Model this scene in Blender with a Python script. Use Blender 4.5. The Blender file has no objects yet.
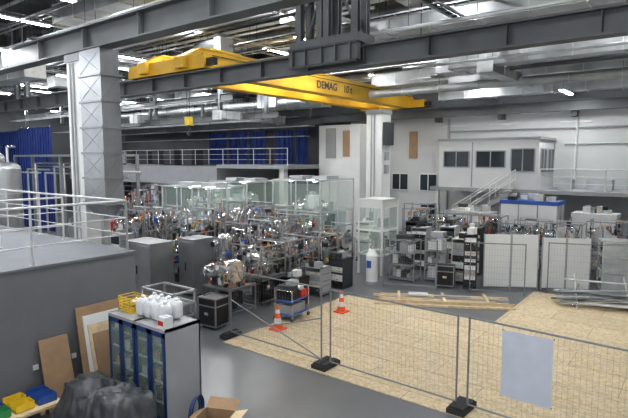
import bpy, math, random
from mathutils import Matrix, Vector, noise
random.seed(7)
sc=bpy.context.scene
sc.view_settings.view_transform='Standard'
sc.view_settings.gamma=.9
sc.view_settings.exposure=.12
# ---------------- materials ----------------
MATS={}
def mat(name,col,rough=.5,metal=0,var=.12,scale=6,bump=0,emit=0,alpha=1,trans=0):
    if name in MATS: return MATS[name]
    m=bpy.data.materials.new(name);m.use_nodes=True
    nt=m.node_tree;b=nt.nodes['Principled BSDF']
    c=(col[0],col[1],col[2],1)
    b.inputs['Roughness'].default_value=rough
    b.inputs['Metallic'].default_value=metal
    tc=nt.nodes.new('ShaderNodeTexCoord');n=nt.nodes.new('ShaderNodeTexNoise')
    n.inputs['Scale'].default_value=scale;n.inputs['Detail'].default_value=4
    nt.links.new(tc.outputs['Object'],n.inputs['Vector'])
    r=nt.nodes.new('ShaderNodeValToRGB')
    r.color_ramp.elements[0].position=.3;r.color_ramp.elements[1].position=.7
    r.color_ramp.elements[0].color=(col[0]*(1-var),col[1]*(1-var),col[2]*(1-var),1)
    r.color_ramp.elements[1].color=(min(1,col[0]*(1+var)),min(1,col[1]*(1+var)),min(1,col[2]*(1+var)),1)
    nt.links.new(n.outputs['Fac'],r.inputs['Fac'])
    nt.links.new(r.outputs['Color'],b.inputs['Base Color'])
    if bump:
        bp=nt.nodes.new('ShaderNodeBump');bp.inputs['Strength'].default_value=bump
        nt.links.new(n.outputs['Fac'],bp.inputs['Height']);nt.links.new(bp.outputs['Normal'],b.inputs['Normal'])
    if emit:
        b.inputs['Emission Color'].default_value=c;b.inputs['Emission Strength'].default_value=emit
    b.inputs['Alpha'].default_value=alpha
    if trans: b.inputs['Transmission Weight'].default_value=trans
    MATS[name]=m;return m
steel=mat('stainless_steel',(.74,.74,.74),.22,.95,.12,3)
galv=mat('galvanized_sheet',(.5,.52,.53),.38,.6,.22,1.2)
riser=mat('riser_duct_sheet',(.42,.44,.46),.33,.75,.2,.9)
cabsteel=mat('brushed_cabinet_sheet',(.46,.47,.48),.36,.75,.12,1.5)
alu=mat('aluminium_profile',(.62,.63,.63),.4,.45)
alud=mat('dull_aluminium_profile',(.36,.37,.38),.42,.6)
paintg=mat('grey_paint',(.23,.24,.25),.5,.1,.08,2)
beamm=mat('beam_grey_paint',(.115,.122,.127),.5,.1,.1,1.5)
darkst=mat('dark_steel',(.06,.065,.07),.5,.3)
ceilm=mat('ceiling_deck_dark',(.1,.105,.11),.8,0,.15,.6)
clad=mat('dark_wall_cladding',(.1,.105,.115),.7,0,.15,.5)
white=mat('white_paint',(.76,.77,.76),.55,0,.03,1)
wallw=mat('white_wall_paint',(.64,.65,.645),.7,0,.05,.4)
lgrey=mat('light_grey_panel',(.38,.39,.405),.5,0,.05,2)
mgrey=mat('medium_grey_coating',(.19,.2,.22),.6,0,.08,1)
yellow=mat('crane_yellow',(.72,.43,.035),.45,0,.1,1.2)
yel2=mat('bright_yellow',(.85,.6,.04),.4)
black=mat('black_plastic',(.02,.02,.022),.4)
rubber=mat('dark_rubber',(.04,.04,.04),.8)
blue=mat('cabinet_blue',(.02,.055,.18),.4,0,.08,3)
blue2=mat('mid_blue',(.04,.12,.42),.45)
navy=mat('curtain_navy',(.007,.03,.17),.7,0,.3,2)
red=mat('signal_red',(.6,.03,.02),.4)
orange=mat('cone_orange',(.9,.13,.03),.5)
green=mat('green_plastic',(.05,.3,.1),.5)
brown=mat('cardboard',(.38,.25,.15),.85,0,.1,4)
pine=mat('pine_timber',(.68,.54,.35),.7,0,.15,5)
copper=mat('copper',(.7,.35,.15),.35,.8)
glassd=mat('dark_window_glass',(.03,.04,.05),.08)
plexi=mat('clear_plastic',(.6,.74,.67),.12,0,.05,2,alpha=.17)
film=mat('plastic_film',(.75,.78,.78),.3,0,.15,4,bump=.4,alpha=.4)
tarp=mat('dark_plastic_sheet',(.075,.08,.09),.28,0,.4,5,bump=.6)
meshm=mat('fence_wire',(.27,.28,.29),.45,.5)
concr=mat('grey_concrete_wall',(.18,.185,.195),.85,0,.07,1.2,bump=.05)
lamp=mat('led_lamp',(.97,.985,1),.5,emit=125)
glow=mat('added_interior_glow',(.97,1,1),.5,emit=10)  # added glow that brightens tent and hood interiors, no known fitting
paper=mat('white_paper',(.62,.65,.72),.6,0,.04,3)
bagm=mat('white_plastic_bag',(.74,.75,.77),.35,0,.06,9,bump=.5)
beige=mat('office_beige',(.6,.58,.52),.6)
# ---------------- mesh builder ----------------
class MB:
    def __init__(s): s.v=[];s.f=[];s.m=[];s.mats=[];s.M=Matrix.Identity(4)
    def mi(s,m):
        if m not in s.mats: s.mats.append(m)
        return s.mats.index(m)
    def add(s,vs,fs,m):
        o=len(s.v);i=s.mi(m)
        s.v+=[tuple(s.M@Vector(p)) for p in vs]
        s.f+=[tuple(a+o for a in f) for f in fs];s.m+=[i]*len(fs)
    def box(s,a,b,m):
        x0,y0,z0=a;x1,y1,z1=b
        s.add([(x0,y0,z0),(x1,y0,z0),(x1,y1,z0),(x0,y1,z0),(x0,y0,z1),(x1,y0,z1),(x1,y1,z1),(x0,y1,z1)],
        [(0,3,2,1),(4,5,6,7),(0,1,5,4),(1,2,6,5),(2,3,7,6),(3,0,4,7)],m)
    def cb(s,c,d,m): s.box([c[i]-d[i]/2 for i in range(3)],[c[i]+d[i]/2 for i in range(3)],m)
    def cyl(s,p,q,r,m,n=10,r2=None):
        p=Vector(p);q=Vector(q);r2=r if r2 is None else r2
        d=(q-p)
        if d.length<1e-6:return
        d.normalize();u=d.orthogonal().normalized();w=d.cross(u)
        vs=[];
        for c,rr in((p,r),(q,r2)):
            for i in range(n):
                a=2*math.pi*i/n;vs.append(c+u*(rr*math.cos(a))+w*(rr*math.sin(a)))
        fs=[(i,(i+1)%n,n+(i+1)%n,n+i) for i in range(n)]+[tuple(range(n))[::-1],tuple(range(n,2*n))]
        s.add(vs,fs,m)
    def sph(s,c,r,m,n=10,k=6,sq=1,p=1):
        vs=[];fs=[]
        for j in range(k+1):
            t=math.pi*j/k
            for i in range(n):
                a=2*math.pi*i/n;d=Vector((math.sin(t)*math.cos(a),math.sin(t)*math.sin(a),math.cos(t)))
                if p!=1:   # superellipsoid with crumples
                    d=Vector([math.copysign(abs(q)**p,q) for q in d])*(1+.16*noise.noise(d*3+Vector(c)*7))
                vs.append((c[0]+r*d.x,c[1]+r*d.y,c[2]+r*d.z*sq))
        for j in range(k):
            for i in range(n): fs.append((j*n+i,(j+1)*n+i,(j+1)*n+(i+1)%n,j*n+(i+1)%n))
        s.add(vs,fs,m)
    def tube(s,pts,r,m,n=6):
        for a,b in zip(pts,pts[1:]): s.cyl(a,b,r,m,n)
    def beam(s,p,q,w,h,m,t=.03):
        p=Vector(p);q=Vector(q);d=(q-p).normalized();sd=Vector((-d.y,d.x,0));up=Vector((0,0,1))
        if abs(d.z)>.9: sd=Vector((1,0,0));up=Vector((0,1,0))
        sd.normalize()
        for ww,h0,h1 in((w,h/2-t,h/2),(w,-h/2,-h/2+t),(t,-h/2+t,h/2-t)):
            vs=[]
            for c in(p,q):
                vs+=[c-sd*ww/2+up*h0,c+sd*ww/2+up*h0,c+sd*ww/2+up*h1,c-sd*ww/2+up*h1]
            s.add(vs,[(0,1,2,3),(7,6,5,4),(0,4,5,1),(1,5,6,2),(2,6,7,3),(3,7,4,0)],m)
    def flange(s,p,d,r,L,m,n=14):
        p=Vector(p);d=Vector(d).normalized();q=p+d*L
        s.cyl(p,q,r,m,n);s.cyl(q-d*.03,q+d*.03,r*1.35,m,n)
    def done(s,name,loc=(0,0,0),rz=0,smooth=False,bevel=0,parent=None):
        me=bpy.data.meshes.new(name);me.from_pydata(s.v,[],s.f)
        for m in s.mats: me.materials.append(m)
        me.polygons.foreach_set('material_index',s.m);me.update()
        o=bpy.data.objects.new(name,me);bpy.context.collection.objects.link(o)
        o.location=loc;o.rotation_euler[2]=rz
        if smooth: me.shade_smooth()
        if bevel:
            b=o.modifiers.new('bevel','BEVEL');b.width=bevel;b.segments=2;b.limit_method='ANGLE'
        if parent: o.parent=parent
        return o
def empty(n):
    e=bpy.data.objects.new(n,None);bpy.context.collection.objects.link(e);return e
R=random.uniform
# ---------------- camera ----------------
cd=bpy.data.cameras.new('camera');cam=bpy.data.objects.new('camera',cd);bpy.context.collection.objects.link(cam)
cam.location=(0,0,5.2);cam.rotation_euler=(math.radians(90)-math.atan(51/515),0,math.radians(37.5))
cd.sensor_width=36;cd.lens=512/628*36;cd.clip_end=300;sc.camera=cam
# ---------------- shell ----------------
fm=bpy.data.materials.new('polished_concrete_floor');fm.use_nodes=True
nt=fm.node_tree;b=nt.nodes['Principled BSDF'];tc=nt.nodes.new('ShaderNodeTexCoord')
n1=nt.nodes.new('ShaderNodeTexNoise');n1.inputs['Scale'].default_value=.5;n1.inputs['Detail'].default_value=8
nt.links.new(tc.outputs['Object'],n1.inputs['Vector'])
r=nt.nodes.new('ShaderNodeValToRGB');r.color_ramp.elements[0].position=.3;r.color_ramp.elements[1].position=.7
r.color_ramp.elements[0].color=(.13,.134,.142,1);r.color_ramp.elements[1].color=(.172,.178,.187,1)
nt.links.new(n1.outputs['Fac'],r.inputs['Fac']);nt.links.new(r.outputs['Color'],b.inputs['Base Color']);b.inputs['Roughness'].default_value=.28
om=bpy.data.materials.new('osb_board');om.use_nodes=True
nt=om.node_tree;b=nt.nodes['Principled BSDF'];tc=nt.nodes.new('ShaderNodeTexCoord')
br=nt.nodes.new('ShaderNodeTexBrick');br.inputs['Scale'].default_value=1
br.inputs['Brick Width'].default_value=2.5;br.inputs['Row Height'].default_value=1.25;br.inputs['Mortar Size'].default_value=.008
br.inputs['Color1'].default_value=(.72,.6,.41,1);br.inputs['Color2'].default_value=(.64,.53,.36,1);br.inputs['Mortar'].default_value=(.38,.3,.2,1)
nt.links.new(tc.outputs['Object'],br.inputs['Vector'])
vo=nt.nodes.new('ShaderNodeTexVoronoi');vo.inputs['Scale'].default_value=16
nt.links.new(tc.outputs['Object'],vo.inputs['Vector'])
sp=nt.nodes.new('ShaderNodeSeparateColor');nt.links.new(vo.outputs['Color'],sp.inputs['Color'])
rr=nt.nodes.new('ShaderNodeValToRGB');rr.color_ramp.elements[0].color=(.82,.79,.73,1);rr.color_ramp.elements[1].color=(1.1,1.1,1.1,1)
nt.links.new(sp.outputs['Red'],rr.inputs['Fac'])
mx=nt.nodes.new('ShaderNodeMix');mx.data_type='RGBA';mx.blend_type='MULTIPLY';mx.inputs['Factor'].default_value=1
nt.links.new(br.outputs['Color'],mx.inputs['A']);nt.links.new(rr.outputs['Color'],mx.inputs['B'])
nt.links.new(mx.outputs['Result'],b.inputs['Base Color']);b.inputs['Roughness'].default_value=.6
m=MB();m.box((-50,-6,-.2),(10,32,0),fm);m.done('floor')
m=MB();m.box((-50,-6,13),(10,32,13.2),ceilm);m.done('ceiling')
m=MB();m.box((-21,31.8,0),(10,32,8.2),wallw);m.box((-50,31.8,8.2),(10,32,13),clad);m.box((-50,31.8,0),(-21,32,8.2),clad);m.done('wall_back')
m=MB();m.box((-50.2,-6,0),(-50,32,13),clad);m.done('wall_left')
m=MB();m.box((10,-6,0),(10.2,32,13),wallw);m.done('wall_right')
m=MB()
m.box((-10.6,9.6,0),(6,15.9,.022),om);m.box((-5.1,15.9,0),(6,20.8,.022),om);m.done('osb_floor_covering')
# ---------------- left concrete platform ----------------
m=MB();m.box((-34,-5,0),(-10.8,6.98,2.95),concr);m.box((-34,-5,2.95),(-10.76,7.02,3.0),mgrey)
for y in(4.6,5.0,5.4): m.cb((-10.78,y,.9),(.05,.1,.1),white)
plat=m.done('concrete_platform')
def railing(name,p0,p1,z,h=1.15,step=1.7,mt=alu,parent=None):
    m=MB();p0=Vector((*p0,z));p1=Vector((*p1,z));L=(p1-p0).length;n=max(1,round(L/step))
    for i in range(n+1):
        p=p0.lerp(p1,i/n);m.cyl(p,p+Vector((0,0,h)),.028,mt,8);m.cyl(p,p+Vector((0,0,.015)),.06,mt,8)
    for k in(.33,.66,1): m.cyl(p0+Vector((0,0,h*k)),p1+Vector((0,0,h*k)),.028 if k==1 else .014,mt,8)
    return m.done(name,parent=parent)
railing('platform_railing_1',(-10.9,-4),(-10.9,6.88),3.0,1.2,2.1,parent=plat)
railing('platform_railing_2',(-33,6.88),(-10.9,6.88),3.0,1.2,2.2,parent=plat)
railing('platform_railing_3',(-13.8,2.0),(-13.8,6.8),3.0,parent=plat)
m=MB();m.box((-21,5.6,3.0),(-18.5,6.4,4.1),lgrey);m.box((-18.3,5.6,3.0),(-17.4,6.4,3.8),white);m.box((-21.05,5.55,4.1),(-18.45,6.45,4.14),alu);m.box((-20.5,5.57,3.2),(-19.6,5.6,4.0),mgrey)
m.done('platform_control_cabinets',parent=plat)
# ---------------- columns ----------------
def column(name,x,y,s,h):
    m=MB();m.box((-s/2,-s/2,0),(s/2,s/2,h),white)
    m.box((-s/2-.04,-s/2-.04,0),(s/2+.04,s/2+.04,.15),paintg);m.box((-s/2-.05,-s/2-.05,h-.25),(s/2+.05,s/2+.05,h),paintg)
    for dx in(-.15,.05): m.cyl((dx,-s/2-.04,.2),(dx,-s/2-.04,h-.3),.03,lgrey,6)
    m.box((-.2,-s/2-.1,1.6),(.2,-s/2,2.3),lgrey)
    for z in(4.4,5.1): m.box((s/2,-.2,z),(s/2+.12,.15,z+.45),lgrey)
    m.box((s/2,-s/2+.1,h-1.9),(s/2+.25,s/2-.1,h-.7),darkst)
    return m.done(name,(x,y,0))
column('concrete_column',-16.75,9.25,.85,8.6)
column('concrete_column',-14.3,24.4,.95,7.8)
column('concrete_column',-33.5,18,.9,9)
m=MB()
for k in range(6):
    z0=3.75+k*.81; m.box((-.62,-.32,z0),(.62,.32,z0+.81),riser)
    m.box((-.67,-.37,z0-.03),(.67,.37,z0+.03),alud)
    for sx in((-.62,.62),(.62,-.62)):
        m.cyl((sx[0],-.322,z0+.05),(sx[1],-.322,z0+.77),.008,alud,4)
    m.cyl((.622,-.3,z0+.05),(.622,.3,z0+.77),.008,alud,4)
m.add([(-.62,-.32,3.75),(.62,-.32,3.75),(.62,.32,3.75),(-.62,.32,3.75),(-.35,-.2,3.35),(.35,-.2,3.35),(.35,.2,3.35),(-.35,.2,3.35)],[(0,1,5,4),(1,2,6,5),(2,3,7,6),(3,0,4,7),(4,5,6,7)],riser)
m.box((-.1,-.1,0),(.1,.1,3.4),galv)
m.done('ventilation_riser_duct',(-15.65,9.1,0))
# ---------------- steel beams ----------------
m=MB();m.beam((-48,12.9,8.13),(9,12.9,8.13),.42,.6,beamm,.05)
m.box((-48,12.83,8.43),(9,12.97,8.47),darkst)
for x in range(-46,9,2): m.box((x-.01,12.72,7.88),(x+.01,13.08,8.38),beamm)
m.done('crane_runway_beam')
m=MB();m.beam((-48,31.1,8.1),(9,31.1,8.1),.42,.62,beamm,.05)
for x in range(-46,9,4): m.box((x-.15,31.2,7.5),(x+.15,31.8,8.5),beamm)
m.done('crane_runway_beam')
m=MB();m.beam((-48,9,9.0),(9,9,9.0),.5,.75,beamm,.05)
for x in range(-46,9,3): m.box((x-.01,8.77,8.67),(x+.01,9.23,9.33),beamm)
for x in(-39,-27,-10,-3,6): m.beam((x,9,9.37),(x,9,13),.25,.25,beamm,.03)
m.done('roof_girder')
m=MB()
for x in(-10.25,-9.45,-9.2,-8.2):
    for dy in(-.25,.25):
        m.beam((x,12.9+dy,8.6),(x,12.9+dy,13),.2,.2,beamm,.03)
m.box((-10.5,12.45,8.5),(-8.0,13.35,8.75),beamm)
m.box((-10.5,12.4,7.95),(-8.0,12.6,8.5),beamm);m.box((-10.5,12.34,7.93),(-8.0,12.6,7.99),darkst);m.box((-10.5,12.34,8.44),(-8.0,12.6,8.5),darkst)
for x in(-10.3,-9.8,-9.2,-8.7,-8.2): m.box((x-.02,12.3,7.99),(x+.02,12.4,8.44),beamm)
m.cyl((-10.2,12.9,8.8),(-9.4,12.9,10.6),.05,beamm,6);m.cyl((-9.2,12.9,10.6),(-8.2,12.9,8.8),.05,beamm,6)
m.box((-10.4,12.6,10.6),(-8.1,13.2,10.75),beamm)
m.done('runway_hanger_frame')
for xx in(-30,4):
    m=MB()
    for x in(xx-.6,xx+.6): m.beam((x,12.9,8.42),(x,12.9,13),.25,.25,beamm,.03)
    m.done('runway_hanger_post')
# ---------------- overhead crane ----------------
cr=empty('overhead_bridge_crane')
m=MB()
for x in(-16.0,-18.4):
    m.box((x-.28,13.3,8.5),(x+.28,30.8,9.4),yellow)
    m.box((x-.33,13.3,9.38),(x+.33,30.8,9.43),yellow);m.box((x-.33,13.3,8.47),(x+.33,30.8,8.52),yellow)
    for y0,y1 in((13.3,12.5),(30.8,31.5)):
        m.add([(x-.28,y0,8.5),(x+.28,y0,8.5),(x+.28,y0,9.4),(x-.28,y0,9.4),(x-.28,y1,8.6),(x+.28,y1,8.6),(x+.28,y1,9.0),(x-.28,y1,9.0)],[(0,1,5,4),(1,2,6,5),(2,3,7,6),(3,0,4,7),(4,5,6,7)],yellow)
    m.cyl((x+.36,13.3,9.2),(x+.36,30.8,9.2),.02,black,6)
m.done('bridge_girders',parent=cr)
m=MB()
for y in(12.9,31.1):
    m.box((-19.6,y-.2,8.5),(-14.8,y+.2,9.0),yellow)
    for x in(-19.3,-15.1):
        m.cyl((x,y-.1,8.68),(x,y+.1,8.68),.2,darkst,16)
    m.box((-20,y-.1,8.6),(-19.6,y+.1,8.85),black);m.box((-14.8,y-.1,8.6),(-14.4,y+.1,8.85),black)
m.done('end_carriages',parent=cr)
m=MB();m.box((-18.3,14.3,9.4),(-16.1,15.9,9.6),yel2);m.cyl((-17.9,15.1,9.9),(-16.6,15.1,9.9),.32,darkst,16);m.box((-16.6,14.8,9.6),(-16.2,15.5,10.2),lgrey)
for dx in(-.08,.08): m.cyl((-17.6+dx,14.2,9.7),(-17.6+dx,14.2,6.9),.015,black,5)
m.box((-17.75,14.1,6.6),(-17.45,14.3,6.95),yel2);m.cyl((-17.6,14.2,6.6),(-17.6,14.2,6.4),.05,darkst)
for i in range(8):
    a=math.pi*1.3*i/8-.3;b2=math.pi*1.3*(i+1)/8-.3
    m.cyl((-17.6+.12*math.cos(a),14.2,6.3-.12*math.sin(a)),(-17.6+.12*math.cos(b2),14.2,6.3-.12*math.sin(b2)),.03,darkst,6)
m.done('hoist_trolley',parent=cr)
def text(body,loc,size,rot,mt,parent,name):
    c=bpy.data.curves.new(name,'FONT');c.body=body;c.size=size;c.extrude=.004;c.offset=.012
    o=bpy.data.objects.new(name,c);bpy.context.collection.objects.link(o);o.location=loc;o.rotation_euler=rot;c.materials.append(mt);o.parent=parent
text('DEMAG    10 t',(-15.71,20.7,8.72),.52,(math.pi/2,0,math.pi/2),black,cr,'girder_lettering')
# ---------------- ceiling structure ----------------
cs=empty('ceiling_services')
m=MB()
def truss(m,p,q,h,mt,n):
    p=Vector(p);q=Vector(q);up=Vector((0,0,h))
    for o in(Vector(),up):
        m.beam(p+o,q+o,.2,.2,mt,.03)
    for i in range(n):
        a=p.lerp(q,i/n);b=p.lerp(q,(i+1)/n);c=(a+b)/2
        m.cyl(a+up,c,.05,mt,4);m.cyl(c,b+up,.05,mt,4)
for y in(7.5,16.5,21,25.5,30): truss(m,(-49,y,11.1),(9.5,y,11.1),1.6,beamm,26)
for x in(-42,-34,-26,-18,-10,-2,6): m.beam((x,4,12.2),(x,31.7,12.2),.3,.6,beamm,.04)
for x in range(-48,10,3): m.box((x-.06,-2,12.8),(x+.06,31.7,13),paintg)
for y,z in((23.8,7.9),(28.2,7.7),(20,8.6)): m.beam((-48,y,z),(-21,y,z),.3,.4,beamm,.03)
for x in(-46,-40,-34,-28,-22):
    for y in(20,23.8,28.2): m.beam((x,y,7.9),(x,y,13),.2,.2,beamm,.03)
m.done('roof_trusses',parent=cs)
m=MB()
def rduct(m,p,q,w,h,mt):
    p=Vector(p);q=Vector(q);d=(q-p);L=d.length;d.normalize();al=abs(d.x)>.5
    n=max(1,int(L/1.5))
    a=Vector((0,w/2,h/2)) if al else Vector((w/2,0,h/2))
    lo=Vector((min(p.x,q.x),min(p.y,q.y),p.z))-a;hi=Vector((max(p.x,q.x),max(p.y,q.y),p.z))+a
    m.box(lo,hi,mt)
    for i in range(n+1):
        c=p+d*(L*i/n);e=Vector((.02,w/2+.03,h/2+.03)) if al else Vector((w/2+.03,.02,h/2+.03))
        m.box(c-e,c+e,alu)
        if i%2==0:
            for s in(-1,1):
                o=Vector((0,s*w/2,0)) if al else Vector((s*w/2,0,0))
                m.cyl(c+o,Vector((c.x+o.x,c.y+o.y,13)),.012,darkst,4)
for a in ((-16,27,9.7,9,27,9.7,1.2,.7),(-13,23.4,10.6,9,23.4,10.6,1.0,.8),(-13,29.6,8.9,9,29.6,8.9,.8,.5),(-9,25.2,9.2,6,25.2,9.2,.7,.45),
  (-13,20.5,11.6,-13,30,11.6,.8,.6),(-45,26,8.7,-19,26,8.7,1.0,.6),(-45,21,9.8,-20,21,9.8,1.2,.7),(-42,29,9.4,-19,29,9.4,1.0,.8),
  (-24,14.5,10.3,-24,30,10.3,.9,.6),(-33,8,10.4,-33,30,10.4,1.0,.6),(-29,14,9.4,-29,30,9.4,.8,.5),(-21,10.8,10.9,-4,10.8,10.9,.9,.7),(-4.5,14,10.6,-4.5,30,10.6,1.0,.6),
  (-12.2,14.5,10.4,-12.2,20,10.4,.9,.6),(-10.5,19.2,11.4,6,19.2,11.4,1.3,.8),(-1,20,9.5,-1,29,9.5,.8,.5),(4,16,10.4,4,30,10.4,.8,.5),(-38,10,8.8,-22,10,8.8,.8,.6),(-30,6,10.6,-12,6,10.6,.9,.6),
  (-40,17,9.0,-21,17,9.0,.9,.6),(-24.5,22,7.9,-24.5,28,7.9,.8,.5),(-35,23,8.2,-35,30,8.2,.9,.6),(-8.5,14.2,10.9,-8.5,22,10.9,.8,.6),(-11,17,9.9,5,17,9.9,.7,.5),(-9,21.4,9.2,7,21.4,9.2,.7,.45),(-7.4,21,8.9,-7.4,30,8.9,.6,.4)):
    rduct(m,a[0:3],a[3:6],a[6],a[7],galv)
for x,y,z in((-10,26,9.4),(-5,24,9.8),(1,27.5,9.4),(-22.5,25,8.9),(-27,22,9.2),(-20.8,27,9.2),(-9.2,22.7,9.5),(3,22,9.8)):
    m.cb((x,y,z),(1.6,1.3,1.0),galv);m.cb((x,y,z-.52),(1.0,.8,.06),alu)
    for s in(-.7,.7): m.cyl((x+s,y,z+.5),(x+s,y,13),.015,darkst,4)
m.done('ventilation_ducts',parent=cs)
m=MB()
for (y,z,r) in((18.5,10.9,.3),(24.7,8.7,.2),(28.6,10.4,.3),(14.5,11.6,.25),(7.2,10.8,.25),(22.2,9.9,.22)):
    segs=((-46,9),) if z>9.6 else ((-46,-19.5),(-15,9))
    for s0,s1 in segs: m.cyl((s0,y,z),(s1,y,z),r,galv,12)
    for x in range(-45,9,2):
        if z<9.6 and -19.5<x<-15: continue
        m.cyl((x-.02,y,z),(x+.02,y,z),r+.03,alu,12)
        if x%4==1:m.cyl((x,y,z),(x,y,13),.012,darkst,4)
for k in range(30):
    y=R(8,31);z=R(8.9,12.3);mt=random.choice([galv,white,darkst,lgrey,galv])
    if y<15: z=max(z,9.8)
    if 13<y<31 and z<9.6: xs=(R(-14,-9),9)
    else: xs=(R(-46,-25),R(-12,9))
    m.cyl((xs[0],y,z),(xs[1],y,z),R(.03,.09),mt,6)
    for x in(-8,-2,4):m.cyl((x,y,z),(x,y,13),.01,darkst,4)
for k in range(26):
    x=R(-42,6);z=R(9.6,12.3);mt=random.choice([galv,white,darkst,galv])
    m.cyl((x,R(8,12),z),(x,R(24,31.5),z),R(.03,.09),mt,6)
    for y in(14,20,23):m.cyl((x,y,z),(x,y,13),.01,darkst,4)
m.done('ceiling_pipes',parent=cs)
m=MB()
def tray(m,p,q,w=.4):
    p=Vector(p);q=Vector(q);d=(q-p).normalized();s=Vector((-d.y,d.x,0))*w/2;n=int((q-p).length/.5)
    for k in(-1,1): m.cyl(p+s*k,q+s*k,.03,galv,4)
    for i in range(n+1):
        c=p.lerp(q,i/n);m.cyl(c-s,c+s,.015,galv,4)
        if i%6==0:
            for k in(-1,1):m.cyl(c+s*k,Vector((c.x+s.x*k,c.y+s.y*k,13)),.01,darkst,4)
    for i in range(4):
        o=s*R(-.8,.8)+Vector((0,0,.04));m.cyl(p+o,q+o,.025,black,5)
for y,z in((15.5,9.9),(22.4,9.6),(29.6,9.5),(10.2,10),(18,10.2)): tray(m,(-45,y,z),(8.5,y,z))
for y,z in((22,7.4),(26.5,7.3),(18.6,8.2),(27.4,6.7)): tray(m,(-45,y,z),(-20.5 if y<27 else -21.6,y,z),.6)
for x,z in((-37,9.5),(-28,9.8),(-21.5,9.9),(-12,10.2),(-6.8,9.8),(0,9.7)): tray(m,(x,9.6,z),(x,31,z))
m.done('cable_trays',parent=cs)
m=MB()
def strip(x,y,z,L=1.8,w=.2):
    m.box((x-w/2,y-L/2,z),(x+w/2,y+L/2,z+.02),lamp);m.box((x-w/2-.03,y-L/2-.05,z+.02),(x+w/2+.03,y+L/2+.05,z+.1),white)
    for s in(-.7,.7): m.cyl((x,y+s,z+.1),(x,y+s,13),.008,darkst,4)
for i,x in enumerate((-46,-41,-36,-31,-26,-21.7,-17,-12.4,-7.6,-2.6,3)):
    for y in(3.5,8.2,13.8,19.2,24.2,28.8):
        z=10.35 if x<-14 else 10.9
        if x<-21 : z=9.3
        if y==24.2: y=23.0
        strip(x,y,z)
for x,y,z in((-22.7,9.9,10.8),(-28.4,13.4,10.8),(-34.7,15.4,10.8),(-22.4,15.2,10.0),(-15,19.3,10.6),(-11.0,21.9,9.9),(-25.6,18.4,10.4),(-31,20,8.9),(-10.6,28.2,9.2),(-5.9,28.6,8.5),(-38,18,9.9),(-42,20,9.5)):
    strip(x,y,z,2.2,.2)
m.done('led_strip_lights',parent=cs)
# ---------------- back wall features ----------------
m=MB();m.box((-13,28.2,3.35),(9.9,31.78,3.55),lgrey)
for x in(-12.6,-7,-1,5):
    m.box((x-.1,28.3,0),(x+.1,28.5,3.35),white)
random.seed(31)
for k in range(9):
    x=-6+k*1.6;hh=R(.5,1.3);m.cb((x,30.2,3.55+hh/2),(R(.6,1.2),R(.5,1),hh),random.choice([lgrey,white,darkst,steel,blue2,galv]))
deck=m.done('mezzanine_deck')
railing('deck_railing',(-6.9,28.3),(9.5,28.3),3.55,1.1,1.5,white,parent=deck)
of=MB();X0,X1,Y0,Y1=-12.5,-7.0,28.3,31.6
of.box((X0,Y0,3.55),(X1,Y1,6.2),white);of.box((X0-.08,Y0-.08,6.2),(X1+.08,Y1,6.32),lgrey)
def win(of,a,b,z0,z1,axis):
    if axis=='x':
        of.box((a,Y0-.03,z0),(b,Y0+.01,z1),glassd)
        for xx in(a,b,(a+b)/2): of.box((xx-.03,Y0-.05,z0),(xx+.03,Y0+.01,z1),lgrey)
        for z in(z0,z1): of.box((a,Y0-.05,z-.03),(b,Y0+.01,z+.03),lgrey)
    else:
        of.box((X1-.01,a,z0),(X1+.03,b,z1),glassd)
        for yy in(a,b,(a+b)/2): of.box((X1-.01,yy-.03,z0),(X1+.05,yy+.03,z1),lgrey)
        for z in(z0,z1): of.box((X1-.01,a,z-.03),(X1+.05,b,z+.03),lgrey)
win(of,-12.2,-10.7,4.7,5.6,'x');win(of,-10.3,-8.7,4.7,5.6,'x');win(of,-8.4,-7.2,4.5,5.7,'x')
win(of,28.6,29.8,4.5,5.7,'y');win(of,30.1,31.4,4.5,5.7,'y')
of.box((-10.55,Y0-.04,3.6),(-10.5,Y0,6.1),lgrey);of.done('elevated_office_cabin',parent=deck)
m=MB()
for i in range(18):
    x=-13.2+i*.28;z=3.5*(i+1)/18;m.box((x,27.2,z-.04),(x+.3,28.15,z),lgrey)
for y in(27.2,28.15):
    m.add([(-13.2,y-.02,0),(-12.9,y-.02,0),(-8.1,y-.02,3.3),(-8.1,y-.02,3.55),(-13.2,y+.02,0),(-12.9,y+.02,0),(-8.1,y+.02,3.3),(-8.1,y+.02,3.55)],[(0,1,2,3),(7,6,5,4),(0,3,7,4),(1,2,6,5)],lgrey)
    for k in(.55,1.05): m.cyl((-13.2,y,.1+k),(-8.1,y,3.55+k),.03,white,6)
    for i in range(6):
        x=-13.2+i*1.02;z=.1+i*.69;m.cyl((x,y,z),(x,y,z+1.05),.025,white,6)
m.done('steel_staircase')
m=MB();m.box((-21.2,28.2,0),(-17.9,30.6,7.4),white);m.box((-19.2,28.13,5.3),(-18.7,28.2,7.0),brown);m.box((-20.6,28.15,5.2),(-19.8,28.2,7.2),lgrey)
m.done('stair_core_block')
m=MB();m.box((-49,25,3.2),(-28,31.7,4.6),lgrey);m.box((-28,25,4.5),(-21.3,31.7,4.75),lgrey)
for x in(-44,-36,-28.3,-22): m.box((x-.2,25.2,0),(x+.2,25.6,3.2 if x<-28 else 4.5),white)
m.box((-48,31.0,0),(-21.4,31.3,3.2),lgrey)
for k in range(7):
    x=-47+k*2.1;m.cb((x,28,5.3),(R(.8,1.5),R(.8,1.5),R(1.0,1.4)),random.choice([lgrey,white,darkst,steel,beige]))
rm=m.done('rear_mezzanine')
railing('rear_railing',(-48.5,25.1),(-21.4,25.1),4.75,1.1,1.5,alu,parent=rm)
m=MB()
for i in range(44):
    x=-34+i*.24
    if i%10 in(8,9) or 26<i<31: continue
    m.box((x,29.6+.08*(i%2),4.76),(x+.24,29.68+.08*(i%2),7.3),navy)
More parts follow.
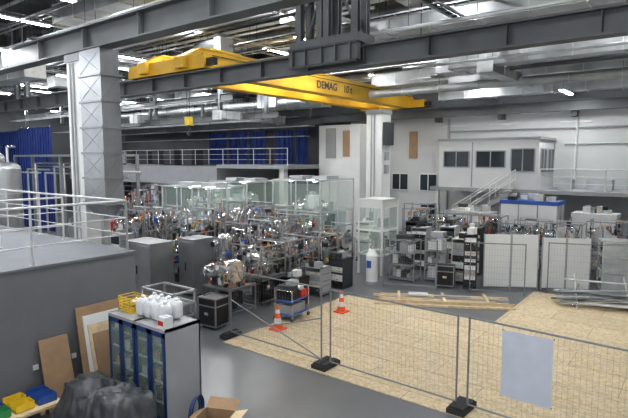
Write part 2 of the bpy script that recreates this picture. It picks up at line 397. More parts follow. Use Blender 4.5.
m.box((-34,29.6,7.3),(-23.4,29.8,7.4),darkst)
m.done('blue_curtain')
def curtain(x0,n,y,z1):
    m=MB()
    for i in range(n): m.box((x0+i*.2,y+.06*(i%2),0),(x0+.2+i*.2,y+.08+.06*(i%2),z1),navy)
    m.cyl((x0,y+.05,z1+.03),(x0+n*.2,y+.05,z1+.03),.04,steel,6)
    m.done('blue_curtain')
curtain(-48,30,18.6,7.4);curtain(-41.5,24,17.4,7.4);curtain(-30.2,8,16.6,6.4)
m=MB();m.box((-15.3,31.72,0),(-13.9,31.79,2.2),lgrey);m.box((-15.2,31.70,.02),(-14.0,31.73,2.12),glassd);m.done('door_1')
for k,(a,c) in enumerate(((-17.5,-16.2),(-15.4,-14.1))):
    m=MB();m.box((a,31.73,3.0),(c,31.79,4.2),white);m.box((a+.08,31.71,3.08),(c-.08,31.74,4.12),glassd);m.box(((a+c)/2-.03,31.69,3.0),((a+c)/2+.03,31.74,4.2),white);m.done('window_%d'%(k+1))
m=MB();m.box((-16.2,31.72,5.2),(-15.6,31.79,7.0),brown);m.done('acoustic_wall_panel')
m=MB()
for x in(-5.9,-.5,-13.4,3):
    m.cyl((x,31.7,3.56 if x>-13 else 0),(x,31.7,7.7),.07,white if x>-6 else lgrey,8)
m.cyl((-13.3,31.7,6.9),(9,31.7,6.9),.05,lgrey,8);m.cyl((-6.5,31.7,6.0),(9,31.7,6.0),.04,lgrey,8)
m.done('wall_pipes')
m=MB()
for x in(-10,-2,-6,1.5,-13): m.box((x-.8,31.7,7.2),(x+.8,31.79,7.3),white)
m.done('wall_light_fittings')
m=MB();m.box((-50,31.74,0),(10,31.8,.12),paintg);m.done('baseboard_back')
# ---------------- fences ----------------
def fence(name,p0,p1,h=2.0,foot=True,dens=.1,brace=False,z0=.024):
    m=MB();p0=Vector((*p0,0));p1=Vector((*p1,0));z=Vector((0,0,1));d=(p1-p0).normalized();L=(p1-p0).length
    for p in(p0+d*.04,p1-d*.04): m.cyl(p+z*.0,p+z*h,.022,meshm,8)
    a=p0+d*.04;b=p1-d*.04
    for k in(.14,h-.03): m.cyl(a+z*k,b+z*k,.02,meshm,8)
    n=int(L/dens)
    for i in range(1,n):
        c=a.lerp(b,i/n);m.cyl(c+z*.14,c+z*(h-.03),.002,meshm,3)
    for k in range(1,8): m.cyl(a+z*(.14+k*(h-.17)/8),b+z*(.14+k*(h-.17)/8),.0022,meshm,3)
    if foot:
        ang=math.atan2(d.y,d.x)
        for p in(p0,p1):
            m.M=Matrix.Translation(p)@Matrix.Rotation(ang,4,'Z')
            m.box((-.11,-.33,.0),(.11,.33,.1),rubber);m.box((-.08,-.28,.1),(.08,.28,.14),rubber);m.M=Matrix.Identity(4)
    if brace:
        m.cyl(a+z*.14,b+z*1.2,.018,meshm,6);m.cyl(a+z*1.1,b+z*.14,.018,meshm,6)
    return m.done(name,(0,0,z0))
fence('mobile_fence_panel',(-10.78,10.05),(-7.4,10.0),brace=True)
fence('mobile_fence_panel',(-7.2,10.0),(-3.84,9.92))
fence('mobile_fence_panel',(-3.68,9.92),(-.25,9.75))
fence('mobile_fence_panel',(-.05,9.75),(3.3,9.7))
fence('mobile_fence_panel',(-10.2,17.9),(-8.2,18.7),foot=False,z0=0)
fence('mobile_fence_panel',(-7.1,19.1),(-5.2,19.9),foot=False,z0=0)
fence('mobile_fence_panel',(-4.7,20.9),(-1.6,22.0),foot=False,z0=0)
fence('mobile_fence_panel',(-1.4,22.0),(1.8,21.8),foot=False,z0=0)
m=MB();n=10
vs=[];fs=[]
for j in range(n+1):
    for i in range(n+1):
        vs.append((-2.95+.92*i/n,9.80+.015*math.sin(i*1.3+j*.4),.6+1.32*j/n))
for j in range(n):
    for i in range(n): a=j*(n+1)+i;fs.append((a,a+1,a+n+2,a+n+1))
m.add(vs,fs,paper)
for i,j in((0,n),(n,n),(0,0),(n,0)):
    q=vs[j*(n+1)+i];m.cyl(q,(q[0],9.86,q[2]),.008,black,4)
m.done('paper_sheet_on_fence',smooth=True)
# ---------------- foreground left ----------------
def glass_cabinet(name,x0,x1,y0,y1,h):
    m=MB();t=.03
    m.box((x0,y0+.02,0),(x0+t,y1,h),blue);m.box((x1-t,y0+.02,0),(x1,y1,h),lgrey);m.box((x0,y1-t,0),(x1,y1,h),lgrey)
    m.box((x0,y0,h-.06),(x1,y1,h),lgrey);m.box((x0,y0,0),(x1,y1,.1),blue)
    for z in(.5,.9,1.3,1.65):
        m.box((x0+t,y0+.04,z),(x1-t,y1-t,z+.02),lgrey)
        x=x0+.06
        while x<x1-.2:
            w=R(.06,.2);hh=R(.1,.28);m.box((x,y0+.1,z+.02),(x+w,y0+.4,z+.02+hh),random.choice([white,black,brown,lgrey,darkst,black,paper,black]));x+=w+R(.01,.06)
    mid=(x0+x1)/2
    for a,b in((x0,mid-.005),(mid+.005,x1)):
        for q in(((a,y0,.1),(a+.07,y0+.025,h-.06)),((b-.07,y0,.1),(b,y0+.025,h-.06)),((a,y0,.1),(b,y0+.025,.25)),((a,y0,h-.16),(b,y0+.025,h-.06))): m.box(*q,blue)
        m.box((a+.07,y0+.01,.25),(b-.07,y0+.014,h-.16),plexi)
    m.box((mid-.04,y0-.03,.95),(mid-.025,y0,1.15),steel)
    return m.done(name)
glass_cabinet('glass_door_cabinet',-9.75,-8.84,5.65,6.5,2.0)
glass_cabinet('glass_door_cabinet',-8.81,-7.86,5.65,6.5,2.0)
m=MB()
for k in range(6):
    z=.02+k*.06
    s=.17+.02*k/5
    m.tube([(-s*1.3,-s,z),(s*1.3,-s,z),(s*1.3,s,z),(-s*1.3,s,z),(-s*1.3,-s,z)],.008,yel2,5)
for i in range(9):
    x=-.22+i*.055
    for sy in(-1,1): m.cyl((x,sy*.17,0.01),(x*1.1,sy*.19,.32),.006,yel2,4)
    m.cyl((x,-.17,.015),(x,.17,.015),.006,yel2,4)
for k in range(5): m.cb((R(-.14,.14),R(-.1,.1),.08+.04*k),(R(.1,.2),R(.08,.16),.07),random.choice([pine,steel,paper,brown]))
m.done('yellow_wire_basket',(-9.45,6.05,2.0))
m=MB()
for i in range(4):
    for j in range(2):
        c=(-.36+i*.24,-.13+j*.27,.2);m.sph(c,.115,bagm,20,14,1.55,.55)
        m.cyl((c[0],c[1],.36),(c[0]+.02,c[1],.43),.02,bagm,8,.045)
zmin=min(v[2] for v in m.v);m.v=[(v[0],v[1],v[2]-zmin+.001) for v in m.v]
m.done('white_plastic_bags',(-8.62,6.1,2.0),smooth=True)
m=MB();m.box((-.11,-.1,0),(.11,.1,.2),white);m.box((-.09,-.103,.05),(.07,-.1,.14),red);m.box((-.11,-.1,.2),(.11,-.02,.21),paper);m.box((-.11,.02,.2),(.11,.1,.21),paper)
m.done('small_carton',(-8.02,5.8,2.0),.0)
def boards(name,loc,L):
    m=MB()
    for k,(w,h,mt) in enumerate(L):
        x=.09+k*.06
        m.add([(x+.35,-w/2,0),(x+.35,w/2,0),(x,w/2,h),(x,-w/2,h),(x+.38,-w/2,0),(x+.38,w/2,0),(x+.03,w/2,h),(x+.03,-w/2,h)],[(0,1,2,3),(7,6,5,4),(0,4,5,1),(1,5,6,2),(2,6,7,3),(3,7,4,0)],mt)
    m.done(name,loc)
boards('leaning_boards',(-10.84,6.0,0),((1.1,1.95,brown),(.85,1.75,white),(.7,1.55,pine),(.55,1.35,brown)))
boards('leaning_board',(-10.84,4.95,0),((.6,1.45,brown),))
m=MB();m.box((-.45,-1.0,.42),(.35,.9,.47),pine)
for x in(-.38,.25):
    for y in(-.9,.8): m.box((x-.04,y-.04,0),(x+.04,y+.04,.42),pine)
m.done('low_workbench',(-10.1,3.75,0))
def bin_(loc,mt,rz=0):
    m=MB();w,l,h=.12,.17,.15;t=.01
    m.box((-w,-l,0),(w,l,t),mt);m.box((-w,-l,0),(-w+t,l,h),mt);m.box((w-t,-l,0),(w,l,h),mt);m.box((-w,l-t,0),(w,l,h),mt);m.box((-w,-l,0),(w,-l+t,h*.5),mt)
    for k in range(5): m.cb((R(-.07,.07),R(-.1,.1),.04),(.05,.05,.05),random.choice([steel,black,white]))
    m.done('storage_bin',loc,rz)
for k,(x,y,c) in enumerate(((-10.35,4.42,blue2),(-10.02,4.42,blue2),(-10.35,4.0,yel2),(-10.02,4.0,yel2),(-10.35,3.58,blue2),(-10.02,3.58,green),(-10.35,3.15,yel2),(-10.02,3.15,blue2))): bin_((x,y,.47),c,.0)
m=MB();nx,ny=60,36;vs=[];fs=[]
for j in range(ny+1):
    for i in range(nx+1):
        u=i/nx;v=j/ny;x=-1.1+2.2*u;y=-.5+1.0*v
        e=min(1,min(u,1-u)*9);f=min(1,min(v,1-v)*7);k=(e*f)**.5
        top=1.0 if u<.35 else (.85 if u<.6 else 1.05)
        nn=noise.noise(Vector((u*6,v*3,1)))*.09+abs(noise.noise(Vector((u*14,v*7,4))))*.07
        z=k*(top+nn)
        vs.append((x+.08*noise.noise(Vector((v*8,z*4,2))),y+.1*noise.noise(Vector((u*12,z*3,7))),max(.005,z)))
for j in range(ny):
    for i in range(nx): a=j*(nx+1)+i;fs.append((a,a+1,a+nx+2,a+nx+1))
m.add(vs,fs,tarp);m.done('tarp_covered_pile',(-8.55,4.85,0),smooth=True)
m=MB();a=.3;h=.6
for q in(((-a,-a,0),(a,a,.01)),((-a,-a,0),(-a+.01,a,h)),((a-.01,-a,0),(a,a,h)),((-a,-a,0),(a,-a+.01,h)),((-a,a-.01,0),(a,a,h))): m.box(*q,brown)
m.add([(-a,-a,h),(-a,a,h),(-a-.22,a,h-.12),(-a-.22,-a,h-.12)],[(0,1,2,3)],brown);m.add([(a,-a,h),(a,a,h),(a+.24,a,h+.06),(a+.24,-a,h+.06)],[(0,1,2,3)],pine)
m.add([(-a,a,h),(a,a,h),(a,a+.2,h+.12),(-a,a+.2,h+.12)],[(0,1,2,3)],brown)
m.done('open_cardboard_box',(-6.75,5.85,0),.4)
m=MB()
for t in range(5):
    r=.26+.012*t;pts=[(.02*t,r*math.cos(a*math.pi/10),.33+r*math.sin(a*math.pi/10)) for a in range(21)]
    m.tube(pts,.014,blue2 if t%2 else black,6)
m.done('coiled_hose',(-7.6,6.1,0),.5)
# ---------------- props on the floor ----------------
def cone(loc):
    m=MB();m.box((-.2,-.2,0),(.2,.2,.04),orange)
    rs=[.15,.12,.095,.07,.05,.03];z=[.04,.2,.36,.5,.62,.75]
    for i in range(5): m.cyl((0,0,z[i]),(0,0,z[i+1]),rs[i],white if i in(1,3) else orange,16,rs[i+1])
    m.done('traffic_cone',loc)
cone((-9.57,14.0,.024));cone((-10.1,11.35,.024))
m=MB()
for z in(.2,.65): m.box((-.35,-.5,z),(.35,.5,z+.03),blue2)
for x in(-.33,.33):
    for y in(-.48,.48):
        m.cyl((x,y,.12),(x,y,1.0),.02,steel,6);m.cyl((x-.02,y,.07),(x+.02,y,.07),.07,black,10)
m.tube([(-.33,-.48,1),(.33,-.48,1)],.02,steel)
m.box((-.3,-.4,.68),(.25,.1,.95),black);m.box((-.25,.12,.68),(.3,.45,.9),red);m.box((-.3,-.4,.95),(.2,.05,1.12),darkst);m.box((-.25,.1,.9),(.2,.4,1.0),white)
m.box((-.3,-.4,.23),(.25,.4,.5),lgrey);m.cb((.1,-.1,1.2),(.3,.3,.16),lgrey)
m.done('tool_trolley',(-10.5,12.5,.024),.1)
def case(loc,w,d,h,rz=0,name='flight_case'):
    m=MB();m.box((0-w/2,-d/2,.1),(w/2,d/2,h),black)
    t=.02
    for x in(-w/2,w/2):
        for y in(-d/2,d/2): m.box((x-t,y-t,.1),(x+t,y+t,h),alud)
    for z in(.1,h*.75,h):
        for y in(-d/2,d/2): m.box((-w/2,y-t*.6,z-t),(w/2,y+t*.6,z+t),alud)
        for x in(-w/2,w/2): m.box((x-t*.6,-d/2,z-t),(x+t*.6,d/2,z+t),alud)
    for x in(-w/2+.1,w/2-.1):
        for y in(-d/2+.1,d/2-.1): m.cyl((x-.02,y,.06),(x+.02,y,.06),.06,rubber,10)
    m.box((-.08,-d/2-.03,h*.45),(.08,-d/2,h*.55),steel)
    m.done(name,loc,rz)
case((-11.9,10.4,0),.7,.6,.95,.1)
m=MB();random.seed(21)
for k in range(6):
    y=-.75+.24*k;m.box((-2.3+R(-.2,.2),y,0.0),(2.3+R(-.3,.3),y+.12,.07),pine)
for k in range(5):
    y=-.5+.2*k;m.M=Matrix.Rotation(R(-.03,.03),4,'Z');m.box((-2.1+R(-.2,.2),y,.07),(2.1+R(-.3,.3),y+.1,.15),pine if k!=2 else lgrey);m.M=Matrix.Identity(4)
for x in(-1.6,0,1.5): m.box((x,-.7,.15),(x+.1,.6,.2),pine)
m.box((-.3,-.1,.2),(1.0,.0,.24),lgrey);m.box((-1.2,-.05,.2),(-.5,.25,.26),white)
m.done('timber_plank_stack',(-7.4,17.3,0),.5)
m=MB()
for k in range(34):
    a=R(-.35,.35);y=R(-.6,.6);z=.06+.06*(k//4)*(1-abs(y)*.8)
    m.cyl((-1.4+R(-.2,.2),y-a,z),(1.4+R(-.2,.2),y+a,z+R(0,.25)),R(.025,.045),random.choice([alu,steel,meshm,lgrey]),8)
for y in(-.7,.7):
    m.cyl((-.8,y,0),(-.8,-y,.95),.03,alu,6);m.cyl((.8,y,0),(.8,-y,.95),.03,alu,6)
m.cyl((-1.2,0,.9),(1.3,0,.85),.035,alu,8)
m.done('scaffold_pipe_pile',(-2.7,20.0,.024),.3)
# ---------------- generic lab equipment ----------------
def frame(m,w,d,h,mt=alu,t=.045,lv=(0.12,.9)):
    for x in(-w/2,w/2):
        for y in(-d/2,d/2): m.cb((x,y,h/2),(t,t,h),mt)
    for z in list(lv)+[h-t/2]:
        for y in(-d/2,d/2): m.cb((0,y,z),(w,t,t),mt)
        for x in(-w/2,w/2): m.cb((x,0,z),(t,d,t),mt)
def chamber(m,c,r,h,ax=2,mt=steel):
    c=Vector(c);A=Vector([1 if i==ax else 0 for i in range(3)])
    m.cyl(c-A*h/2,c+A*h/2,r,mt,16)
    for s in(-1,1): m.cyl(c+A*s*(h/2-.03),c+A*s*(h/2+.03),r*1.2,mt,16)
    o1=Vector((0,1,0)) if ax!=1 else Vector((1,0,0));o2=A.cross(o1)
    for k in range(8):
        a=k*2*math.pi/8+R(0,.5);d=o1*math.cos(a)+o2*math.sin(a);p=c+A*R(-h*.35,h*.35)
        m.flange(p+d*r*.8,d,r*R(.2,.4),r*R(.4,.9),mt,10)
        if R(0,1)<.35:
            e=p+d*r*1.7;m.cyl(e-Vector((0,0,r*.3)),e+Vector((0,0,r*.3)),r*.28,random.choice([black,darkst,red,blue2,copper,black,black]),8)
def cables(m,n,w,d,z0,z1):
    for k in range(n):
        p=Vector((R(-w/2,w/2),R(-d/2,d/2),R(z0,z1)));q=Vector((R(-w/2,w/2),R(-d/2,d/2),R(z0,z1)))
        pts=[]
        for i in range(7):
            t=i/6;c=p.lerp(q,t);c.z-=.35*math.sin(math.pi*t);c.z=max(c.z,.03);pts.append(c)
        m.tube(pts,R(.008,.02),random.choice([black,black,black,orange,copper,blue2,steel,white,darkst]),5)
def station(name,x,y,w,d,h,rz=0,seed=0,top=1.0):
    random.seed(seed);m=MB()
    frame(m,w,d,top,alud);m.box((-w/2,-d/2,top-.04),(w/2,d/2,top),alud)
    for k in range(7):
        hh=R(.25,.7);a=R(-w*.35,w*.35);b=R(-d*.35,d*.35)
        if k%2: m.cb((a,b,.14+hh/2),(R(.2,.4),R(.2,.4),hh),random.choice([lgrey,black,white,black,darkst,darkst]))
        else: m.cyl((a,b,.14),(a,b,.14+hh),R(.12,.2),random.choice([steel,darkst,blue2,steel,black]),14)
    z=top+R(.45,max(.5,(h-top)*.55));r=R(.27,.36);ax=random.choice([0,1,2])
    chamber(m,(R(-.15,.15),R(-.15,.15),z),r,R(.6,.9),ax)
    n=int(w*d*3)+3
    for k in range(n):
        cx=R(-w*.4,w*.4);cy=R(-d*.4,d*.4);r=R(.08,.18);hh=R(.25,.6);z=top+R(.25,max(.35,h-top-.4))
        chamber(m,(cx,cy,z),r,hh,random.choice([0,1,2,2]))
        m.cyl((cx,cy,top),(cx,cy,z),r*.35,random.choice([steel,alud,darkst]),8)
        if R(0,1)<.4: m.cyl((cx,cy,z+hh/2),(cx,cy,z+hh/2+R(.15,.35)),r*.5,random.choice([steel,darkst,black,steel]),10)
    for k in range(n*4):
        s=R(.05,.17);zz=top+s/2+(R(0,h-top-.3) if k%2 else 0)
        px,py=R(-w*.45,w*.45),R(-d*.45,d*.45);mt=random.choice([steel,black,darkst,darkst,blue2,alud,copper,white,steel,red,yel2,steel,black,steel,black])
        if k%3: m.cyl((px,py,zz-s*.7),(px,py,zz+s*.7),s*.6,mt,10)
        else: m.cb((px,py,zz),(s*1.4,s*1.2,s),mt)
        if k%2: m.cyl((px,py,top),(px,py,zz),.02,alud,5)
    for k in range(12):
        a=Vector((R(-w*.45,w*.45),R(-d*.45,d*.45),R(top,h-.2)));pts=[a]
        for q in range(4):
            e=[0,0,0];e[random.randint(0,2)]=R(-.5,.5);c=pts[-1]+Vector(e);c.x=max(-w*.48,min(w*.48,c.x));c.y=max(-d*.48,min(d*.48,c.y));c.z=max(top,min(h,c.z));pts.append(c)
        m.tube(pts,R(.012,.035),random.choice([steel,steel,alud,darkst,copper]),7)
    if h>1.8:
        for xx in(-w/2,w/2): m.cb((xx,-d/2,h/2),(.045,.045,h),alud);m.cb((xx,d/2,h/2),(.045,.045,h),alud)
        m.cb((0,-d/2,h),(w,.045,.045),alud);m.cb((0,d/2,h),(w,.045,.045),alu);m.cb((w/2,0,h),(.045,d,.045),alud);m.cb((w/2,0,(h+top)/2),(.045,d,.045),alud)
    cables(m,int(10*w*d),w,d,.2,h)
    m.done(name,(x,y,0),rz)
def rack(name,x,y,w=.6,d=.8,h=2.0,rz=0,seed=0,body=lgrey):
    random.seed(seed);m=MB()
    m.box((-w/2,-d/2,.05),(-w/2+.03,d/2,h),body);m.box((w/2-.03,-d/2,.05),(w/2,d/2,h),body);m.box((-w/2,-d/2,h-.03),(w/2,d/2,h),body);m.box((-w/2,d/2-.02,.05),(w/2,d/2,h),body);m.box((-w/2,-d/2,0.0),(w/2,d/2,.08),darkst)
    z=.12
    while z<h-.2:
        hh=random.choice([.09,.13,.18,.27]);mt=random.choice([black,lgrey,darkst,beige,black,white])
        m.box((-w/2+.04,-d/2+.01,z),(w/2-.04,d/2-.1,z+hh-.01),mt)
        for k in range(3): m.cb((R(-w*.35,w*.35),-d/2+.005,z+hh/2),(.04,.015,.025),random.choice([green,red,blue2,white,black]))
        m.box((w/2,-d/2+.1,z),(w/2+.008,d/2-.1,z+.015),darkst)
        z+=hh
    for k in range(3):
        s=R(.12,.26);m.cb((R(-w*.2,w*.2),R(-d*.3,d*.3),h+s/2),(s,s*1.2,s),random.choice([white,darkst,lgrey,steel,black]))
    m.done(name,(x,y,0),rz)
def sbox(name,x0,x1,y0,y1,h,mt=steel):
    m=MB();w=x1-x0;d=y1-y0
    m.box((-w/2,-d/2,.08),(w/2,d/2,h),mt)
    for x in(-w/2+.06,w/2-.06):
        for y in(-d/2+.06,d/2-.06):m.cyl((x,y,0),(x,y,.08),.04,black,8)
    for k in(-1,1): m.box((k*w/4-w/4+.03,-d/2-.015,.15),(k*w/4+w/4-.03,-d/2,h-.08),mt)
    m.box((-.04,-d/2-.05,h*.45),(-.02,-d/2-.01,h*.6),black)
    m.box((w/2,-d/2+.08,.15),(w/2+.012,d/2-.08,h-.08),mt);m.box((-w/2-.02,-d/2-.02,h),(w/2+.02,d/2+.02,h+.03),alud)
    m.done(name,((x0+x1)/2,(y0+y1)/2,0),bevel=.006)
sbox('stainless_switch_cabinet',-17.3,-15.7,10.8,11.8,2.1,cabsteel);sbox('stainless_switch_cabinet',-15.9,-15.0,12.2,13.2,2.15,cabsteel)
m=MB();frame(m,1.6,.9,.95,alu,.06,(.1,.5));m.cb((0,0,.55),(.6,.5,.06),white);m.cb((.4,.1,.3),(.5,.5,.35),lgrey);m.cb((-.4,.1,.25),(.4,.5,.25),black);m.done('aluminium_profile_frame',(-13.9,10.2,0))
sd=10
for (x,y,w,d,h,t) in ((-12.8,11.9,1.3,1.2,1.8,.9),(-12.9,13.5,1.4,1.3,2.1,1.0),(-13.0,15.2,1.5,1.4,2.1,1.0),(-13.0,17.0,1.4,1.3,2.0,.9),
   (-14.9,15.0,1.4,1.3,2.6,1.1),(-14.9,16.8,1.5,1.4,2.7,1.2),(-15,18.6,1.4,1.4,2.5,1.1),
   (-16.9,13.6,1.4,1.4,3.1,1.3),(-17,15.4,1.5,1.5,3.3,1.4),(-17,17.3,1.5,1.5,3.1,1.4),(-17.2,19.2,1.4,1.2,2.8,1.2),(-19.2,13.2,1.4,1.4,3.0,1.3),(-21.3,13.6,1.4,1.4,2.9,1.3),(-13.4,19.0,1.2,1.2,2.2,1.0),
   (-20.6,15.2,1.2,.8,2.9,1.3)):
    sd+=1;station('vacuum_chamber_station',x,y,w,d,h,0,sd,t)
for i,(x,y,h,b2) in enumerate(((-11.5,13.9,1.0,black),(-11.6,15.4,1.1,lgrey),(-11.6,16.9,1.2,darkst),(-18.8,15.1,2.2,lgrey),(-18.4,11.4,2.2,lgrey))):
    rack('electronics_rack',x,y,.7,.7,h,0,40+i,b2)
random.seed(3)
def vessel(x,y,r=.55,z=2.2,hh=1.4):
    m=MB();chamber(m,(0,0,z),r,hh,2);m.sph((0,0,z+hh/2),r,steel,16,8,.6)
    for a in range(4): m.cyl((.8*r*math.cos(a*1.57+.7),.8*r*math.sin(a*1.57+.7),0),(.8*r*math.cos(a*1.57+.7),.8*r*math.sin(a*1.57+.7),z-hh*.4),.06,alud,8)
    m.done('vacuum_vessel',(x,y,0))
vessel(-20.4,11.3);vessel(-14.6,13.4,.3,1.7,.9)
def tent(name,x0,x1,y0,y1,h,skirt=0.1):
    m=MB();w=x1-x0;d=y1-y0;frame(m,w,d,h,alu,.07,(1.0,h*.6))
    nx=max(2,int(w/1.2));ny=max(2,int(d/1.2))
    for i in range(nx+1):
        for y in(-d/2,d/2): m.cb((-w/2+w*i/nx,y,h/2),(.05,.05,h),alu)
    for i in range(ny+1):
        for x in(-w/2,w/2): m.cb((x,-d/2+d*i/ny,h/2),(.05,.05,h),alu)
    m.box((-w/2,-d/2-.01,skirt),(w/2,-d/2,h-.1),plexi)
    m.box((w/2,-d/2,skirt),(w/2+.01,d/2,h-.1),plexi)
    m.box((-w/2,-d/2,h-.02),(w/2,d/2,h),plexi)
    for k in range(2): m.cb((-w/4+w/2*k,0,h+.08),(w*.3,d*.35,.16),lgrey)
    random.seed(int(abs(x0)*10))
    for k in range(8):
        hh=R(1.2,h*.8);m.cb((R(-w*.35,w*.35),R(-d*.3,d*.3),hh/2),(R(.4,.8),R(.4,.8),hh),random.choice([white,lgrey,black,paper,darkst,white]))
    for k in range(7): chamber(m,(R(-w*.35,w*.35),R(-d*.35,d*.35),h*R(.4,.75)),.25,.7,random.choice([0,2]))
    for k in range(nx):
        xx=-w/2+w*(k+.5)/nx;m.box((xx-.04,-d*.35,h-.12),(xx+.04,d*.35,h-.1),glow)  # added glowing strips under the roof, brighten the tent inside
    m.done(name,((x0+x1)/2,(y0+y1)/2,0))
tent('clean_room_tent',-22.6,-19.0,16.4,18.8,3.8);tent('clean_room_tent',-18.6,-15.4,20.6,23.6,4.1)
tent('clean_room_tent',-23,-20,20,23,3.9)
m=MB();frame(m,1.2,1.4,3.4,white,.08,(.9,2.0));m.box((-.6,-.7,3.0),(.6,.7,3.4),white);m.box((-.6,-.71,.9),(.6,-.7,3.0),plexi);m.box((.6,-.7,.9),(.61,.7,3.0),plexi);m.box((-.58,-.68,0),(.58,.68,.9),lgrey)
m.box((-.4,-.05,2.96),(.4,.05,2.98),glow)  # same added glow strip, lights the hood interior
chamber(m,(0,0,1.5),.3,.7,2);m.cb((.2,.1,2.3),(.3,.5,.4),lgrey);m.done('laminar_flow_hood',(-11.8,20.2,0))
m=MB();m.cyl((0,0,0),(0,0,.12),.3,lgrey,20);m.cyl((0,0,.12),(0,0,1.2),.24,white,20);m.cyl((0,0,1.2),(0,0,1.45),.24,white,20,.12);m.cyl((0,0,1.45),(0,0,1.6),.06,steel,12);m.box((-.1,-.26,.7),(.1,-.22,1.0),blue2);m.done('helium_dewar',(-10.85,18.1,0))
def cage(name,x,y,w,d,h,rz,seed):
    random.seed(seed);m=MB();frame(m,w,d,h,alud,.04,(.1,h*.4,h*.7))
    for i in range(int(w/.1)): m.cyl((-w/2+i*.1,-d/2,.1),(-w/2+i*.1,-d/2,h),.004,alud,3)
    for i in range(int(h/.15)): m.cyl((-w/2,-d/2,.1+i*.15),(w/2,-d/2,.1+i*.15),.004,alud,3)
    for z in(.12,h*.4,h*.7):
        m.box((-w/2,-d/2+.02,z),(w/2,d/2,z+.02),alud)
        x0=-w/2+.08
        while x0<w/2-.25:
            ww=R(.12,.35);hh=R(.15,h*.27);m.box((x0,-d*.3,z+.02),(x0+ww,d*.3,z+.02+hh),random.choice([white,lgrey,steel,darkst,brown,black,lgrey,white,galv]));x0+=ww+.03
    m.cb((0,0,h+.1),(w*.6,d*.6,.2),random.choice([white,lgrey,darkst]))
    m.done(name,(x,y,0),rz)
cage('wire_mesh_shelf_cage',-10.1,19.6,1.1,.8,1.75,.1,1);cage('wire_mesh_shelf_cage',-8.9,20.3,.9,.8,1.9,.1,2)
rack('instrument_rack',-7.95,20.6,.7,.8,1.9,.1,63,white);rack('instrument_rack',-7.35,19.9,.5,.6,2.2,.3,64,black)
for i,(x,y,h,bm) in enumerate(((-10.5,22,2.0,lgrey),(-9.3,22.4,2.1,white),(-8.2,22.6,2.1,darkst),(-13.7,22.2,2,white),(-11.3,23.0,2.1,darkst))):
    rack('instrument_rack',x,y,.75,.8,h,.1,66+i,bm)
case((-8.2,19.45,0),.7,.5,.9,.3,'transport_case')
m=MB();frame(m,.9,.7,.9,steel);m.box((-.45,-.35,.88),(.45,.35,.92),white)
for k in range(3): m.cb((-.3+.26*k,R(-.15,.15),.92+.12),(.2,.25,.24),random.choice([yel2,brown,white,black]))
m.done('packing_table',(-12.5,22.4,0))
def panel(name,p0,p1,h,mt=white):
    p0=Vector((*p0,0));p1=Vector((*p1,0));L=(p1-p0).length;m=MB();n=max(1,round(L/1.0))
    for i in range(n):
        a=L*i/n;b=L*(i+1)/n;m.box((a+.02,-.02,.1),(b-.02,.02,h),mt)
        for q in(a+.02,b-.02): m.box((q-.02,-.04,0),(q+.02,.04,h+.02),lgrey)
    m.done(name,p0,math.atan2(p1.y-p0.y,p1.x-p0.x))
panel('white_partition_screen',(-6.9,20.1),(-5.1,21.2),2.2)
panel('white_partition_screen',(-5.0,21.25),(-3.4,22.1),2.1)
def container(name,x,y,w,d,h,top=blue2,rz=0):
    m=MB();m.box((-w/2,-d/2,.1),(w/2,d/2,h),white)
    m.box((-w/2-.03,-d/2-.03,h),(w/2+.03,d/2+.03,h+.18),top);m.box((-w/2-.02,-d/2-.02,0),(w/2+.02,d/2+.02,.12),paintg)
    n=max(2,int(w/.8))
    for i in range(n+1): m.cb((-w/2+w*i/n,-d/2,h/2),(.05,.04,h),lgrey)
    for i in range(3): m.cb((w/2,-d/2+d*i/2,h/2),(.04,.05,h),lgrey)
    m.box((-w/2+.1,-d/2-.03,h*.5),(w/2-.1,-d/2,h*.62),top)
    for k in range(10):
        s=R(.12,.35);m.cb((R(-w*.4,w*.4),R(-d*.3,d*.3),h+.18+s/2),(R(.2,.5),R(.2,.4),s),random.choice([lgrey,steel,white,black,steel,darkst,beige]))
    m.done(name,(x,y,0),rz)
container('machine_enclosure',-6.7,26.2,2.6,1.4,3.0);container('machine_enclosure',-4.0,26.7,1.8,1.2,2.5,white)
container('machine_enclosure',-1.6,26.8,1.9,1.2,2.9,blue2);container('machine_enclosure',-9.6,26,2.2,1.2,2.3,lgrey)
container('machine_enclosure',.9,26.6,2.2,1.4,2.5,darkst)
for i,(x,y,h) in enumerate(((-11.8,24.4,2.6),(-9.9,24.2,2.5),(-12.6,26.1,2.7),(-8.1,24.3,2.5),(-6.4,23.0,2.4),(-6.2,24.6,2.4),(-4.6,23.4,2.5),(-3.3,25.0,2.5))): station('process_gas_station',x,y,1.4,1.0,h,0,90+i,1.3)
random.seed(8)
m=MB();m.box((-1.4,-.7,1.45),(1.4,.7,1.55),darkst)
for x in(-1.3,1.3):
    for y in(-.6,.6): m.cb((x,y,.725),(.08,.08,1.45),paintg)
for k in range(14):
    s=R(.15,.55);m.cb((R(-1.1,1.1),R(-.5,.5),1.55+s/2),(R(.2,.6),R(.2,.4),s),random.choice([lgrey,steel,white,blue2,black,darkst]))
m.box((-1.2,-.6,.1),(1.2,.6,.9),darkst)
for k in range(4): m.cb((-1+.6*k,0,1.1),(.45,.8,.4),random.choice([lgrey,white,brown,steel]))
m.done('assembly_table',(-.9,24.7,0),.1)
m=MB();frame(m,1.6,1.0,2.0,alu,.05,(.1,.8,1.4));m.box((-.81,-.51,.05),(.81,-.5,2.0),film);m.box((.8,-.5,.05),(.81,.5,2.0),film);m.box((-.8,-.5,2.0),(.8,.5,2.02),film)
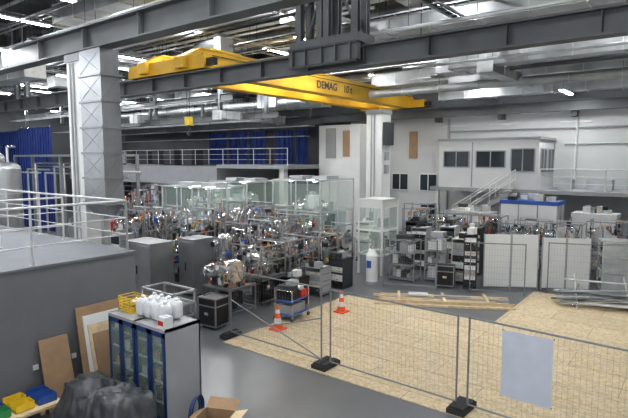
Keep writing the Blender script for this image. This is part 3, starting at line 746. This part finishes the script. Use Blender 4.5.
for z in(.15,.85,1.45):
    for k in range(4): m.cb((-.5+.33*k,0,z+.2),(.25,.5,R(.2,.4)),random.choice([steel,lgrey,black,white]))
m.done('film_wrapped_shelf',(-2.4,23.0,0),.3)
m=MB();frame(m,1.6,.9,2.1,alud,.05,(.1,.8,1.4))
for z in(.12,.82,1.42,2.1):
    m.box((-.8,-.45,z),(.8,.45,z+.02),alud)
    for k in range(4): m.cb((-.55+.36*k,0,z+.24),(.28,.55,R(.25,.42)),random.choice([steel,lgrey,black,white,blue2,brown,darkst]))
m.done('parts_shelf',(-.3,23.1,0),0)
for (x,y,r,h) in((-28.2,9.3,.7,4.9),(-29.8,11,.7,5.2),(-26.6,10.6,.55,4.7)):
    m=MB();m.cyl((0,0,.4),(0,0,h),r,cabsteel,24);m.sph((0,0,h),r,cabsteel,24,8,.6)
    for a in range(3): m.cyl((r*.7*math.cos(a*2.1),r*.7*math.sin(a*2.1),0),(r*.7*math.cos(a*2.1),r*.7*math.sin(a*2.1),.6),.07,paintg,8)
    for z in(1.5,2.5,3.5): m.cyl((0,0,z),(0,0,z+.05),r+.02,alu,24)
    m.tube([(0,0,h+r*.6),(0,0,h+r+.5),(.8,0,h+r+.5)],.06,steel,8)
    m.done('storage_tank',(x,y,0))
m=MB();random.seed(5)
for k in range(14):
    x=-36+k*.8;z=4.3+.2*(k%4);m.tube([(x,15+.2*(k%3),0),(x,15+.2*(k%3),z),(x+3,15+.2*(k%3),z)],.06,random.choice([steel,lgrey,galv,steel]),8)
for x in(-36,-30,-24):
    for y in(14.8,15.9): m.cb((x,y,2.7),(.15,.15,5.4),paintg)
m.box((-36,14.7,5.3),(-24,16,5.42),paintg)
m.done('pipe_rack')
for i,(x,y,w,h) in enumerate(((-26.5,18.0,2,3.6),(-28.9,18.8,2,3.2),(-26,22,2,3.0))): station('process_skid',x,y,w,1.5,h,0,120+i,1.6)
w=bpy.data.worlds.new('world');sc.world=w;w.use_nodes=True
w.node_tree.nodes['Background'].inputs['Color'].default_value=(.94,.97,1,1);w.node_tree.nodes['Background'].inputs['Strength'].default_value=1.25
